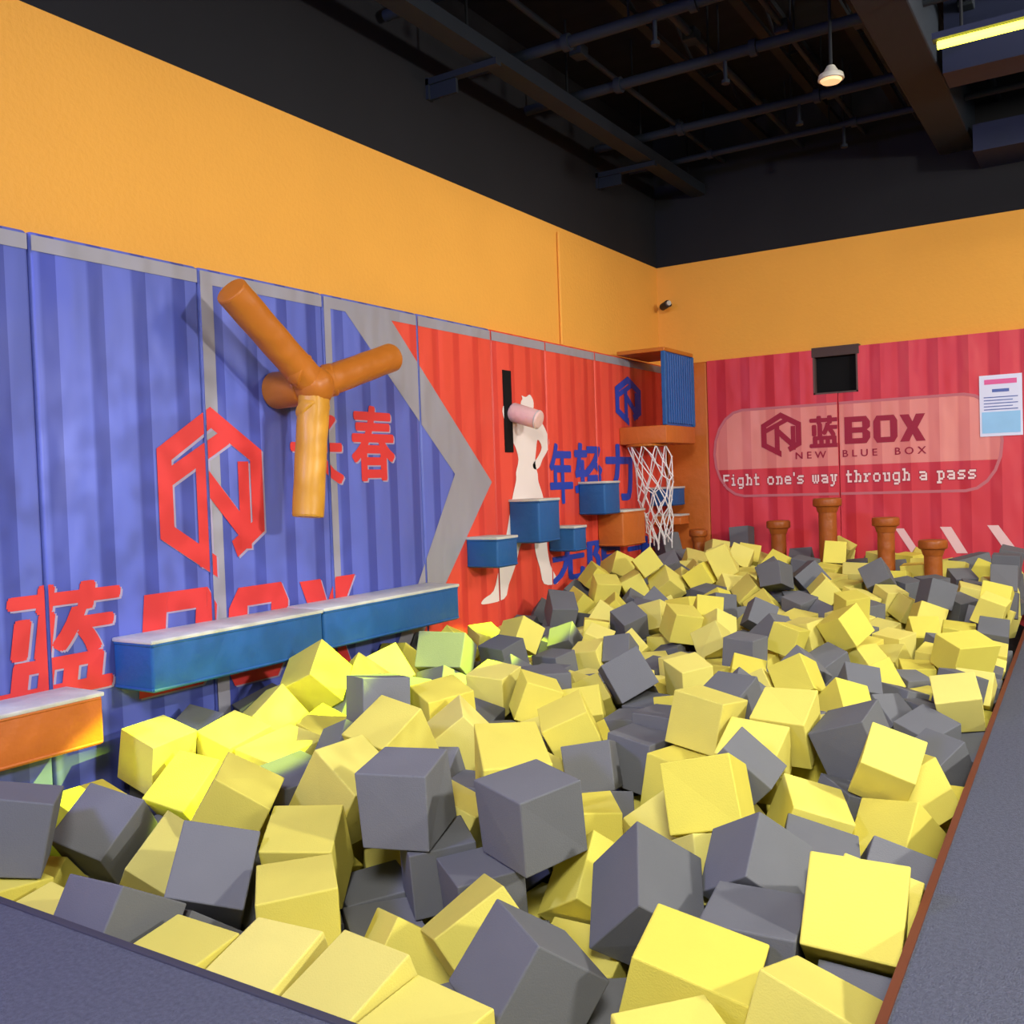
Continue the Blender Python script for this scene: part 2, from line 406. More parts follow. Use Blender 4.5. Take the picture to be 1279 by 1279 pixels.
def pill(x0, x1, z0, z1, n=10):
    r = (z1-z0)/2; pts = []
    for k in range(n+1): a = -PI/2+PI*k/n; pts.append((x1-r*.7+r*.7*math.cos(a), (z0+z1)/2+r*math.sin(a)))
    for k in range(n+1): a = PI/2+PI*k/n; pts.append((x0+r*.7+r*.7*math.cos(a), (z0+z1)/2+r*math.sin(a)))
    return pts
xa, xb = pb(891, 560)[0], pb(1254, 560)[0]
zt_, zm_, zb_ = pb(1060, 501)[1], pb(1060, 581)[1], pb(1060, 618)[1]
outer = pill(xa, xb, zb_, zt_); e_ = .02
inner = pill(xa+e_, xb-e_, zb_+e_, zt_-e_)
ringb = polys(*[[outer[i], outer[(i+1) % len(outer)], inner[(i+1) % len(inner)], inner[i]] for i in range(len(outer))])
bmesh.ops.remove_doubles(ringb, verts=ringb.verts[:], dist=.004)
gfx(ringb, M_pink, 2, 'printed_outline', PADS_B)
clipz = [p for p in inner if p[1] >= zm_]
cp = [(max(p[0] for p in clipz), zm_)]+clipz+[(min(p[0] for p in clipz), zm_)]
gfx(polys(cp), M_pale, 1, 'printed_pale_band', PADS_B)
c0 = pb(951, 543); c1 = pb(1001, 543); h0 = pb(976, 515); h1 = pb(976, 571)
gfx(hexlogo((c0[0]+c1[0])/2, (h0[1]+h1[1])/2, (c1[0]-c0[0])/2, (h0[1]-h1[1])/2, .27), M_ink_d, 4, 'printed_emblem', PADS_B)
gfx(text_rect('蓝', pb, (1011, 540), (1049, 538), 40, .04), M_ink_d, 4, 'printed_lettering', PADS_B)
for ch, p0, p1 in (('B', (1055, 538), (1087, 536)), ('O', (1091, 536), (1121, 535)), ('X', (1124, 535), (1156, 533))):
    gfx(fit_rect(block_letter(ch, 0), *span(pb, p0, p1, 34)), M_ink_d, 4, 'printed_lettering', PADS_B)
gfx(text_rect('NEW  BLUE  BOX', pb, (994, 569), (1157, 562), 9, .015, 0, 1.6), M_ink_d, 4, 'printed_lettering', PADS_B)
SL = "Fight one's way through a pass"
u0, u1, w0, w1 = span(pb, (904, 603), (1219, 591), 19)
for grow, m_, ly in ((.5, M_ink_e, 3), (.1, M_ink_s, 4)):
    gfx(polys(*[[(u0+x*(u1-u0), w0+y*(w1-w0)) for x, y in q] for q in slab(SL, grow)], st=2e-6), m_, ly, 'printed_slogan' if ly == 4 else 'slogan_outline', PADS_B)
for P_ in ([(1118, 660), (1129, 660), (1149, 690), (1138, 690)], [(1174, 658), (1188, 658), (1209, 691), (1195, 691)], [(1233, 656), (1247, 656), (1276, 694), (1260, 694)]):
    gfx(polys([pb(*q) for q in P_]), M_ink_c, 3, 'printed_chevron', PADS_B)

# ------------------------------------------------------------------ black opening, poster, devices
a, b_ = wa, wb
win = thing('window_1', '', '', ((a[0]+b_[0])/2, D-PX, b_[1]))
for k in ('label', 'category'): del win[k]
struct(win)
one('opening_painted_dark', lambda b: box(b, (a[0], D-.006, b_[1]), (b_[0], D-.001, ZP)), M_black, win)  # black sheet at the back imitates the dark interior, not a pane
def frm(b):
    w = .012; y0, y1 = D-PX-.003, D-.006
    box(b, (a[0], y0, b_[1]), (a[0]+w, y1, a[1])); box(b, (b_[0]-w, y0, b_[1]), (b_[0], y1, a[1])); box(b, (a[0], y0, b_[1]), (b_[0], y1, b_[1]+w))
one('window_frame', frm, M_frame, win)
one('window_flap', lambda b: box(b, (a[0]-.008, D-PX-.004, a[1]), (b_[0]+.012, D-.001, ZP+.016), .002), M_flap, win)
a = pb(1223, 470); b_ = pb(1278, 543)
ps = thing('poster', 'pale blue white notice sheet with pink heading on the crimson pads', 'poster', ((a[0]+b_[0])/2, D-PX-.01, b_[1]))
W_, H_ = b_[0]-a[0], a[1]-b_[1]
def prect(u0, u1, v0, v1, e): return lambda b: box(b, (a[0]+u0*W_, D-PX-.006-e, b_[1]+v0*H_), (a[0]+u1*W_, D-PX-.0045, b_[1]+v1*H_))
one('sheet', prect(0, 1, 0, 1, .002), M_paper, ps)
one('heading_band', prect(.12, .88, .85, .93, .004), M_ppk, ps)
one('notice_panel', prect(.05, .95, .05, .4, .004), M_pcy, ps)
one('sub_heading', prect(.3, .7, .72, .77, .004), M_pnavy, ps)
for k in range(5): one('text_line', prect(.1, .9-.12*(k % 2), .43+.05*k, .445+.05*k, .004), M_pnavy, ps)
p = on(1, 833, 381, D-.12)
sc_ = thing('security_camera', 'small dark security camera on the orange wall in the corner', 'camera', p)
one('bracket', lambda b: cyl(b, (p.x-.02, D, p.z+.02), (p.x-.02, D-.09, p.z), .014, seg=10), M_plast, sc_)
one('camera_body', lambda b: cyl(b, (p.x-.05, D-.1, p.z-.01), (p.x+.03, D-.16, p.z+.005), .03, seg=14, bev=.006), M_plast, sc_, True)
one('lens', lambda b: cyl(b, (p.x+.03, D-.16, p.z+.005), (p.x+.04, D-.168, p.z+.006), .02, seg=12), M_chrome, sc_)
p = on(0, 697, 290, .012)
one_ = one('conduit', lambda b: cyl(b, (.012, p.y, ZP+.01), (.012, p.y, p.z), .011, seg=10), M_orw); tag(one_, 'thin orange painted conduit running down the left wall', 'conduit')

# ------------------------------------------------------------------ stepping blocks on the left wall
COLLIDE = []
def block(y0, y1, d, z0, z1, m_, label, name='stepping_block', group='padded blocks on the left wall'):
    t = thing(name, label, 'padded block', ((PX+d)/2, (y0+y1)/2, z0), group)
    one('block_body', lambda b: box(b, (PX, y0, z0), (d, y1, z1-.014), .014, 3), m_, t, True)
    one('top_cover', lambda b: box(b, (PX, y0-.004, z1-.016), (d+.004, y1+.004, z1), .005), M_white, t, True)
    def piping(b, zz):
        cyl(b, (d-.002, y0+.002, zz), (d-.002, y1-.01, zz), .006, seg=8); cyl(b, (PX+.01, y0+.002, zz), (d-.002, y0+.002, zz), .006, seg=8)
    one('piping', lambda b: piping(b, z0+.012), m_, t); one('piping', lambda b: piping(b, z1-.02), m_, t)
    COLLIDE.append(((PX, y0, z0), (d, y1, z1)))
block(2.25, 3.145, .29, .275, .472, M_cobalt, 'near half of the long blue balance beam with white top', 'balance_beam', 'long blue beam halves')
block(3.155, 4.19, .29, .285, .476, M_cobalt, 'far half of the long blue balance beam with white top', 'balance_beam', 'long blue beam halves')
block(1.45, 2.05, .28, .14, .325, M_ovin, 'long low orange block with white top at the left edge')
block(4.60, 4.82, .28, .52, .70, M_cobalt, 'lowest blue stepping block just past the long beam end')
block(5.08, 5.34, .28, .63, .905, M_cobalt, 'large blue stepping block over the white figure print')
block(5.56, 5.73, .26, .54, .71, M_cobalt, 'small blue stepping block tucked behind the large blue one')
block(6.0, 6.24, .27, .765, 1.0, M_cobalt, 'highest blue stepping block left of the hanging net')
block(6.28, 6.66, .27, .52, .785, M_ovin, 'wide orange stepping block just left of the hanging net')
block(7.22, 7.48, .26, .78, .935, M_cobalt, 'small blue stepping block behind the hanging net')
block(7.28, 7.46, .30, .62, .71, M_ovin, 'smallest orange block near the corner behind the net')

t = thing('padded_bar', 'pinkish white padded bar sticking out of the black wall slot', 'padded bar', (PX+.007, 5.13, 1.33))
zc = pl(634, 520)[1]
one('bar_roll', lambda b: cyl(b, (PX+.002, 5.15, zc+.03), (.26, 5.16, zc-.035), .062, .058, 20, .012), M_pkv, t, True)
one('end_seam', lambda b: cyl(b, (.243, 5.1594, zc-.0302), (.25, 5.1597, zc-.0322), .0605, seg=20), M_white, t, True)

# ------------------------------------------------------------------ rotor
hub = Vector((.31, 3.13, 1.462))
t = thing('padded_rotor', 'amber vinyl three armed padded rotor mounted on the blue wall', 'rotor', (PX+.007, hub.y, 1.46))
one('axle', lambda b: cyl(b, (PX+.004, hub.y, hub.z), (.26, hub.y, hub.z), .085, .08, 24, .015), M_brown, t, True)
def hubf(b):
    r = bmesh.ops.create_uvsphere(b, u_segments=28, v_segments=18, radius=.09)
    for v in r['verts']:
        v.co *= 1+.025*math.sin(v.co.y*90+v.co.z*40)
        v.co += hub
one('hub', hubf, M_brown, t, True)
for ang, ln in ((18, .565), (142, .565), (263, .57)):
    d = Vector((0, math.cos(math.radians(ang)), math.sin(math.radians(ang))))
    am = M_gold if ang == 263 else M_brown
    def armf(b):
        n, sg = 22, 24
        e1 = Vector((1, 0, 0)); e2 = d.cross(e1)
        rings = []
        for k in range(n+1):
            f = k/n; rr = []
            for j in range(sg):
                th_ = 2*PI*j/sg
                # gathered folds running lengthwise by the hub, straight sleeve beyond
                r = .069+.003*math.sin(5*th_+ang+f*3)*max(0, 1-f*2.5)+.0008*math.sin(f*19+2*th_+ang)
                rr.append(b.verts.new(hub+d*(.05+(ln-.05)*f)+(e1*math.cos(th_)+e2*math.sin(th_))*r))
            rings.append(rr)
        for k in range(n):
            for j in range(sg): b.faces.new((rings[k][j], rings[k][(j+1) % sg], rings[k+1][(j+1) % sg], rings[k+1][j]))
        b.faces.new(rings[0]); b.faces.new(rings[-1])
    arm = one('arm', armf, am, t, True)
    one('end_cap', lambda b: cyl(b, hub+d*(ln-.004), hub+d*(ln+.008), .069, .066, 24, .003), am, arm, True)
    tilt = Vector((.16, 0, 0)) if ang != 142 else Vector((-.16, 0, 0))
    one('wrap_band', lambda b: cyl(b, hub+d*.088-tilt*.12, hub+d*.125+tilt*.12, .0755, .074, seg=24, bev=.01), am, arm, True)

# ------------------------------------------------------------------ hoop housing and net
y0, y1, xf = 6.69, 7.27, .45
t = thing('hoop_housing', 'open box with blue ribbed side and orange base holding a hoop', 'hoop box', ((PX+xf)/2, (y0+y1)/2, 1.26))
one('top_panel', lambda b: box(b, (PX, y0, 1.955), (xf, y1, 1.985), .005), M_brown, t)
one('base_panel', lambda b: box(b, (PX, y0, 1.27), (xf, y1, 1.405), .012), M_ovin, t, True)
def corr(b):
    n = 12
    box(b, (xf-.03, y0+.01, 1.405), (xf-.012, y1-.01, 1.955))
    for k in range(n):
        yy = y0+.02+(y1-y0-.04)*k/n
        box(b, (xf-.013, yy, 1.42), (xf+.002, yy+(y1-y0)/n*.5, 1.945), .004, 1)
one('ribbed_side', corr, M_corr, t)
for yy in (y0, y1-.03): one('corner_post', lambda b: box(b, (xf-.03, yy, 1.405), (xf+.004, yy+.03, 1.955), .004, 1), M_cobalt, t)
nc = Vector((.235, 6.81, 1.2605)); nb = Vector((.30, 6.90, .53))
t = thing('basketball_net', 'long white rope basketball net hanging under the orange base', 'net', nc)
def rim(b):
    n = 28
    for k in range(n):
        a0, a1 = 2*PI*k/n, 2*PI*(k+1)/n
        cyl(b, nc+Vector((.15*math.cos(a0), .15*math.sin(a0), 0)), nc+Vector((.15*math.cos(a1), .15*math.sin(a1), 0)), .01, seg=8)
one('rim', rim, M_brown, t, True)
def netf(b):
    n, rows = 9, 8
    def P(k, r):
        k %= n
        f = r/rows; rad = .148*(1-f)**.8*.9+.015+.062*f+.02*math.sin(k*2.1+r)*(f > 0)
        a = 2*PI*(k+.5*(r % 2))/n
        c = nc.lerp(nb, f**.9); return c+Vector((rad*math.cos(a)+.02*math.sin(f*5), rad*math.sin(a), .03*math.sin(k*1.7+r*2.3)*(0 < r)))
    for r in range(rows):
        for k in range(n):
            for j in ((k, k-1) if r % 2 == 0 else (k+1, k)): cyl(b, P(k, r), P(j, r+1), .0048, seg=6)
    for r in range(1, rows+1):
        for k in range(n): bmesh.ops.create_icosphere(b, subdivisions=1, radius=.0085, matrix=Matrix.Translation(P(k, r)))
    for k in range(n): cyl(b, P(k, rows), P(k, rows)+Vector((0, 0, -.05)), .0048, seg=6)
one('rope_mesh', netf, M_rope, t)
COLLIDE.append(((.16, 6.76, .45), (.44, 7.03, 1.2)))

# ------------------------------------------------------------------ stepping posts
POSTS = []
for px, ty, y, label, nm in ((872, 661, 7.3, 'smallest amber stepping post, near the corner below the orange pad', 'smallest'),
                         (972, 650, 7.15, 'shortish amber mushroom stepping post, left of the tallest one', 'shortish'), (1033, 622, 6.95, 'tallest amber mushroom stepping post in the far row', 'tallest'),
                         (1106, 646, 6.75, 'amber mushroom stepping post, right next to the tallest one', 'second from right'), (1165, 674, 6.6, 'low amber mushroom stepping post, rightmost of the far row', 'rightmost')):
    p = on(1, px, ty, y)
    zb0 = surf(p.x, y)-.56
    t = thing('stepping_post', label, 'stepping post', (p.x, y, zb0), 'mushroom stepping posts at the far end')
    r = .062 if px == 1033 else .045 if px == 872 else .055
    one('stem', lambda b: cyl(b, (p.x, y, zb0), (p.x, y, p.z-.04), r, seg=24), M_post, t, True)
    one('cap', lambda b: cyl(b, (p.x, y, p.z-.06), (p.x, y, p.z), r*1.6, seg=28, bev=.014), M_post, t, True)
    one('collar', lambda b: cyl(b, (p.x, y, p.z-.10), (p.x, y, p.z-.06), r*1.08, r*1.3, seg=24), M_post, t, True)
    COLLIDE.append(((p.x-r*1.5, y-r*1.5, zb0-.3), (p.x+r*1.5, y+r*1.5, p.z)))
    POSTS.append((p.copy(), nm))

# ------------------------------------------------------------------ ceiling services
tr = thing('cable_tray', 'dark cable tray running along the left wall under the ceiling', 'cable tray', (.4, 4, 3.3))
one('tray_channel', lambda b: (box(b, (.34, -1, 3.32), (.46, D-.02, 3.33)), box(b, (.34, -1, 3.33), (.35, D-.02, 3.4)), box(b, (.45, -1, 3.33), (.46, D-.02, 3.4))), M_duct, tr)
for y in (3.2, 4.3, 5.4, 6.5, 7.4): one('hanger_rod', lambda b: cyl(b, (.4, y, 3.33), (.4, y, ZC), .008, seg=8), M_pipe, tr)
for y, z in ((4.45, 3.3), (6.55, 3.3)):
    o = one('wall_bracket', lambda b: (box(b, (0, y, z-.1), (.02, y+.05, z+.02)), box(b, (0, y, z-.02), (.48, y+.05, z+.015)), box(b, (.02, y+.015, z-.1), (.2, y+.035, z-.02))), M_duct)
    tag(o, 'dark bracket holding the cable tray, %s' % ('nearer one' if y < 5 else 'farther one'), 'bracket')
for k, (y, z, r, nm) in enumerate(((4.05, 3.5, .03, 'nearest'), (4.82, 3.46, .032, 'second'), (5.48, 3.44, .032, 'third'), (6.47, 3.46, .03, 'fourth'), (7.05, 3.44, .022, 'farthest'))):
    t = thing('ceiling_pipe', 'dark pipe crossing under the black ceiling, %s from the camera' % nm, 'pipe', (3, y, z), 'cross pipes under the ceiling')
    one('pipe_run', lambda b: cyl(b, (.05, y, z), (6, y, z), r, seg=14), M_duct, t, True)
    for x in (.9+.2*k, 2.0-.1*k, 3.2): one('hanger_rod', lambda b: cyl(b, (x, y, z), (x, y, ZC), .007, seg=8), M_pipe, t)
    for x in (.7, 1.35+.1*k): one('coupling', lambda b: cyl(b, (x, y, z), (x+.04, y, z), r*1.5, seg=14), M_duct, t, True)
    one('sprinkler_drop', lambda b: (cyl(b, (1.1+.15*k, y, z), (1.1+.15*k, y, z-.14), .012, seg=8), cyl(b, (1.1+.15*k, y, z-.14), (1.1+.15*k, y, z-.16), .025, seg=10)), M_duct, t)
for k, x in enumerate((.95, 1.5, 1.95)):
    z = 3.64
    t = thing('ceiling_truss', 'dark steel truss under the black ceiling, %s from the left wall' % ('first', 'second', 'third')[k], 'truss', (x, 3.5, z), 'ceiling trusses')
    one('lower_chord', lambda b: box(b, (x, -1, z), (x+.06, D-.01, z+.03)), M_pipe, t)
    one('upper_chord', lambda b: box(b, (x, -1, ZC-.04), (x+.06, D-.01, ZC-.001)), M_pipe, t)
    n = 18
    for j in range(7, n):
        ya = -1+(D+1)*j/n; yb_ = -1+(D+1)*(j+1)/n
        one('web_bar', lambda b: cyl(b, (x+.03, ya, z+.015 if j % 2 else ZC-.02), (x+.03, yb_, ZC-.02 if j % 2 else z+.015), .012, seg=8), M_pipe, t)
for k, (x, z, r) in enumerate(((.62, 3.56, .018), (1.25, 3.55, .022), (1.72, 3.54, .016), (2.1, 3.56, .02), (2.62, 3.58, .02))):
    nm = ('first', 'second', 'third', 'fourth', 'fifth')[k]
    t = thing('ceiling_conduit', 'thin dark conduit running away under the ceiling, %s from the left wall' % nm, 'conduit', (x, 4, z), 'long conduits under the ceiling')
    one('conduit_run', lambda b: cyl(b, (x, -1, z), (x, D-.01, z), r, seg=10), M_duct, t, True)
    for y in (4.4+.17*k, 5.9-.1*k, 7.2): one('hanger_rod', lambda b: cyl(b, (x, y, z), (x, y, ZC), .006, seg=6), M_pipe, t)
    for y in (5.1+.2*k, 6.6): one('conduit_box', lambda b: box(b, (x-.04, y, z-.04), (x+.04, y+.1, z+.03), .006), M_duct, t)
t = thing('air_duct', 'long grey rectangular air duct under the black ceiling', 'air duct', (2.35, 3.5, 3.27))
one('duct_body', lambda b: box(b, (2.23, -1, 3.27), (2.47, D-.001, 3.62), .01), M_duct, t)
for y in (3.6, 5.3, 7.0): one('hanger_strap', lambda b: box(b, (2.33, y, 3.62), (2.37, y+.03, ZC)), M_pipe, t)
o = one('ceiling_beam', lambda b: (box(b, (2.5, 5.9, 3.2), (7, 6.15, 3.36)), box(b, (2.5, 5.98, 3.36), (7, 6.06, ZC-.001))), M_bmetal); tag(o, 'blue black beam at the upper right under the yellow strip light', 'beam')
o = one('ceiling_beam', lambda b: box(b, (2.5, 7.2, 3.12), (7, D, 3.3)), M_bmetal); tag(o, 'lower dark beam close to the back wall at upper right', 'beam')
p = on(1, 1171, 57, 4.85)
t = thing('strip_light', 'glowing yellow strip light at the upper right corner', 'strip light', (p.x, 4.85, p.z))
one('light_tube', lambda b: cyl(b, (p.x, 4.85, p.z), (p.x+1.6, 4.85, p.z), .018, seg=12), M_led, t)
one('light_channel', lambda b: box(b, (p.x-.02, 4.82, p.z+.02), (p.x+1.62, 4.88, p.z+.05)), M_bmetal, t)
for x in (p.x+.1, p.x+1.4): one('hanger_rod', lambda b: cyl(b, (x, 4.85, p.z+.05), (x, 4.85, ZC), .007, seg=8), M_pipe, t)
LEDP = Vector((p.x+.5, 4.75, p.z-.08))
p = on(1, 1038, 100, 5.1)
t = thing('ceiling_lamp', 'round pale rimmed ceiling lamp hanging on a thin stem', 'lamp', (p.x, p.y, p.z))
one('lamp_stem', lambda b: cyl(b, (p.x, p.y, p.z+.05), (p.x, p.y, ZC), .009, seg=8), M_pipe, t)
one('lamp_housing', lambda b: (cyl(b, (p.x, p.y, p.z), (p.x, p.y, p.z+.03), .066, .06, 24, .006), cyl(b, (p.x, p.y, p.z+.03), (p.x, p.y, p.z+.07), .045, .02, 20)), M_chrome, t, True)
one('lamp_lens', lambda b: cyl(b, (p.x, p.y, p.z-.012), (p.x, p.y, p.z-.0005), .045, .055, 24), M_lens, t, True)

# ------------------------------------------------------------------ foam cubes
S = .203
def cube_mesh(m_, i):
    b = bmesh.new(); bmesh.ops.create_cube(b, size=S)
    for v in b.verts: v.co += Vector([random.uniform(-.007, .007) for _ in range(3)])
    bmesh.ops.bevel(b, geom=b.edges[:], offset=.004, segments=2, affect='EDGES', profile=.5)
    me = bpy.data.meshes.new('foam_cube'); b.to_mesh(me); b.free(); me.materials.append(m_); return me
MESH = {'Y': [cube_mesh(M_yel, i) for i in range(8)], 'G': [cube_mesh(M_gry, i) for i in range(8)]}
def fitrot(px, py, a, b, c):
    u = Vector((a[0], b[0], c[0])).normalized(); v = Vector((-a[1], -b[1], -c[1])).normalized()
    s = (u+v).normalized(); d = (u-v).normalized(); u2 = (s+d)/math.sqrt(2); v2 = (s-d)/math.sqrt(2)
    w = u2.cross(v2)
    if w.x+w.y+w.z < 0: w = -w
    f = ray(px, py).normalized(); r = (R-f*R.dot(f)).normalized(); uu = r.cross(f)
    cols = [r*u2[i]+uu*v2[i]+f*w[i] for i in range(3)]
    mm = Matrix(cols).transposed()
    if mm.determinant() < 0: mm = Matrix((cols[0], cols[2], cols[1])).transposed()
    return mm.to_quaternion()
def rq():
    return Quaternion([random.gauss(0, 1) for _ in range(4)]).normalized()
def place(px, py, off):
    d = ray(px, py); t_ = .5
    while t_ < 14:
        p_ = CAM+d*t_
        if p_.z <= surf(p_.x, p_.y)-off: return p_
        t_ += .01
    return None
H = [
 ('Y', (738, 1195), (-101, 1), (43, -105), (77, 80), None, 1.15),
 ('Y', (523, 1140), (-28, -27), (82, -42), (37, 65), None),
 ('Y', (455, 1230), (-70, -15), (40, -70), (45, 60), None),
 ('Y', (405, 1145), (-67, -45), (90, -30), (5, 75), None),
 ('Y', (490, 1010), (-85, -107), (90, -30), (32, 58), 'oblong pale yellow foam block left of centre, clearly the longest block', 1.6),
 ('G', (388, 1062), (-46, -62), (80, -42), (12, 60), None),
 ('G', (548, 1050), (-25, -50), (90, -15), (5, 75), None),
 ('Y', (668, 1045), (-53, -65), (78, -48), (10, 50), None),
 ('G', (760, 1095), (-60, -35), (50, -60), (60, 70), None, 1.25),
 ('Y', (880, 1062), (-30, -72), (100, -12), (0, 83), None, 1.25),
 ('Y', (820, 1030), (-45, -40), (35, -55), (10, 50), None),
 ('G', (580, 940), (-47, -30), (50, -28), (5, 50), None),
 ('G', (602, 820), (5, -25), (70, 0), (0, 66), None),
 ('Y', (545, 850), (-48, -15), (40, -25), (5, 50), None),
 ('G', (760, 865), (-68, -15), (25, -18), (-20, 75), None),
 ('G', (750, 812), (-55, -15), (35, -25), (0, 45), None),
 ('G', (905, 880), (-45, 0), (20, -58), (55, 30), None),
 ('Y', (960, 945), (-30, -45), (65, -20), (5, 40), None),
 ('Y', (1050, 880), (-55, -5), (40, -38), (25, 50), None, 1.2),
 ('G', (1125, 865), (-42, -5), (25, -28), (15, 45), None),
 ('Y', (1087, 965), (-42, 35), (90, 25), (-12, 85), None),
 ('Y', (1068, 1075), (-15, -25), (92, 10), (-5, 85), None),
 ('Y', (990, 1205), (28, -75), (108, 28), (-5, 70), None),
 ('G', (1010, 1070), (-25, -25), (45, -15), (5, 50), None),
 ('G', (1060, 940), (-38, 5), (30, -30), (40, 35), None),
 ('Y', (40, 1072), (-40, 38), (82, -8), (25, 75), None),
 ('Y', (150, 1060), (-20, -50), (95, -20), (40, 75), None),
 ('Y', (300, 1050), (-60, 15), (15, -80), (65, 50), None, 1.25),
 ('G', (275, 960), (-40, -18), (55, -20), (5, 60), None),
 ('Y', (140, 925), (15, -28), (85, 5), (-5, 50), None),
 ('Y', (100, 985), (10, -22), (78, -8), (5, 50), None),
 ('G', (85, 1045), (-15, -20), (75, -10), (15, 55), None),
 ('G', (10, 1040), (-15, -20), (60, 0), (0, 55), None),
 ('G', (150, 1165), (-50, -15), (60, -15), (5, 60), None),
 ('Y', (350, 1180), (-45, -20), (35, -45), (25, 50), None),
 ('Y', (570, 1255), (-50, -10), (30, -40), (20, 60), None),
 ('G', (625, 1150), (-35, -40), (65, -50), (-10, 80), None),
 ('G', (880, 1160), (-30, -30), (45, -20), (30, 70), None),
 ('Y', (935, 1225), (-30, -30), (60, -10), (5, 60), None),
 ('G', (950, 1270), (-60, -10), (70, -30), (5, 70), None),
 ('Y', (860, 1230), (-30, -50), (50, -20), (10, 70), None),
 ('Y', (1010, 1262), (-40, -30), (70, -15), (10, 70), None),
]
MID = [(470,800,'Y'),(430,860,'Y'),(560,785,'Y'),(590,765,'Y'),(775,745,'Y'),(735,740,'Y'),(710,770,'Y'),(645,770,'G'),(680,745,'G'),(820,750,'G'),(850,770,'Y'),(830,735,'G'),
 (890,690,'Y'),(845,705,'Y'),(905,730,'Y'),(950,690,'Y'),(960,755,'G'),(1000,745,'Y'),(1010,775,'Y'),(1040,790,'G'),(1085,745,'Y'),(1120,760,'Y'),(1125,790,'G'),(1165,785,'Y'),(1155,735,'Y'),
 (1200,775,'Y'),(1225,805,'Y'),(1250,735,'Y'),(1145,830,'G'),(1190,840,'Y'),(1190,880,'G'),(1210,845,'G'),(1160,945,'G'),(900,790,'Y'),(860,790,'G'),(925,800,'Y'),(960,790,'Y'),(985,715,'G'),
 (1060,715,'Y'),(1020,705,'G'),(1080,700,'G'),(1140,695,'G'),(1180,690,'Y'),(1205,705,'G'),(1000,680,'Y'),(920,705,'Y'),(870,730,'Y'),(790,715,'Y'),(760,725,'Y'),(985,835,'Y'),(1000,820,'G'),
 (940,835,'Y'),(845,850,'Y'),(830,880,'Y'),(810,900,'G'),(720,840,'Y'),(800,800,'G'),(640,905,'Y'),(615,970,'Y'),(590,915,'G'),(870,950,'Y'),(840,945,'Y'),(905,975,'Y'),(950,990,'Y'),(1010,1000,'Y'),
 (890,915,'G'),(200,985,'G'),(250,905,'Y'),(330,905,'Y'),(300,870,'G'),(370,850,'Y'),(420,830,'Y'),(490,800,'Y'),(350,960,'G'),(430,930,'G'),(480,1060,'G'),(1090,860,'Y'),(40,985,'Y'),(60,960,'Y'),(260,1195,'Y')]
body = []
def ysc(y): return 1.05-.27*min(1, max(0, (y-1.9)/2.6))
def add(c, p_, q, layer, label=None, stretch=1):
    o = bpy.data.objects.new('foam_cube', random.choice(MESH[c])); COL.objects.link(o)
    k = random.uniform(.88, 1.06)*ysc(p_.y)
    if layer == 0: k = 1.04*ysc(p_.y)
    sc = Vector((k*stretch, k, k))
    o.scale = sc; o.rotation_mode = 'QUATERNION'; o.location = p_; o.rotation_quaternion = q
    body.append([o, layer, label, c, sc])
tops = []
for h in H:
    n, a, b, c = h[1:5]
    cx_, cy_ = n[0]+(a[0]+b[0]+c[0])/2, n[1]+(a[1]+b[1]+c[1])/2
    p_ = place(cx_, cy_, -.05 if h[5] else .06)
    if p_ is None or p_.x > XRf(p_.y)-.13: continue
    st = h[6] if len(h) > 6 else 1
    add(h[0], p_, fitrot(cx_, cy_, tuple(x/st for x in a), b, c), 0, h[5], st); tops.append(p_)
def blocked(x, y, z):
    for lo, hi in COLLIDE:
        if lo[0]-.11 < x < hi[0]+.11 and lo[1]-.11 < y < hi[1]+.11 and lo[2]-.115 < z: return True
    return False
for px, py, c in MID:
    p_ = place(px, py, .08)
    if p_ is None or not (.18 < p_.x < XRf(p_.y)-.14 and YF+.14 < p_.y < D-.2) or blocked(*p_): continue
    if min((p_-t_).length for t_ in tops) < .172*ysc(p_.y): continue
    add(c, p_, rq(), 1); tops.append(p_)
def nearcol(p_):
    near = sorted(((b[0].location-p_).length, b[3]) for b in body)[:3]
    y = sum(1 for d_, c in near if c == 'Y')
    k = .05 if p_.y > 5 else 0
    return 'Y' if random.random() < (.88, .66, .45, .28)[y]+k else 'G'
for it in range(26000):
    x = random.uniform(.17, 2.79); y = random.uniform(YF+.15, D-.15)
    if x > XRf(y)-.14: continue
    p_ = Vector((x, y, surf(x, y)-.11+random.uniform(-.07, .05)))
    if min((p_-t_).length for t_ in tops) < .2*ysc(y): continue
    if blocked(x, y, p_.z):
        p_.z -= .13
        if blocked(x, y, p_.z) or min((p_-t_).length for t_ in tops) < .2*ysc(y): continue
    add(nearcol(p_), p_, rq(), 2, None, random.uniform(1.25, 1.5) if random.random() < .2 else 1); tops.append(p_)
nt = len(body)
yy = YF+.16; j = 0
while yy < D-.15:
    xx = .19+(.13 if j % 2 else 0)
    while xx < XRf(yy)-.14:
        x = xx+random.uniform(-.03, .03); y = yy+random.uniform(-.03, .03)
        if not any(lo[0]-.12 < x < hi[0]+.12 and lo[1]-.12 < y < hi[1]+.12 and lo[2] < surf(x, y)-.28 for lo, hi in COLLIDE):
            add('Y' if random.random() < .55 else 'G', Vector((x, y, surf(x, y)-.41)), rq(), 3)
        xx += .288*ysc(yy)
    yy += .272*ysc(yy); j += 1
tmp = []
def coll(lo, hi, fn=None):
    o = one('collider', fn or (lambda b: box(b, lo, hi)), M_black); tmp.append(o); return o
coll((-.5, 0, -1.5), (PX+.008, D+.5, 3)); coll((-.5, D-PX-.008, -1.5), (4, D+.5, 3))
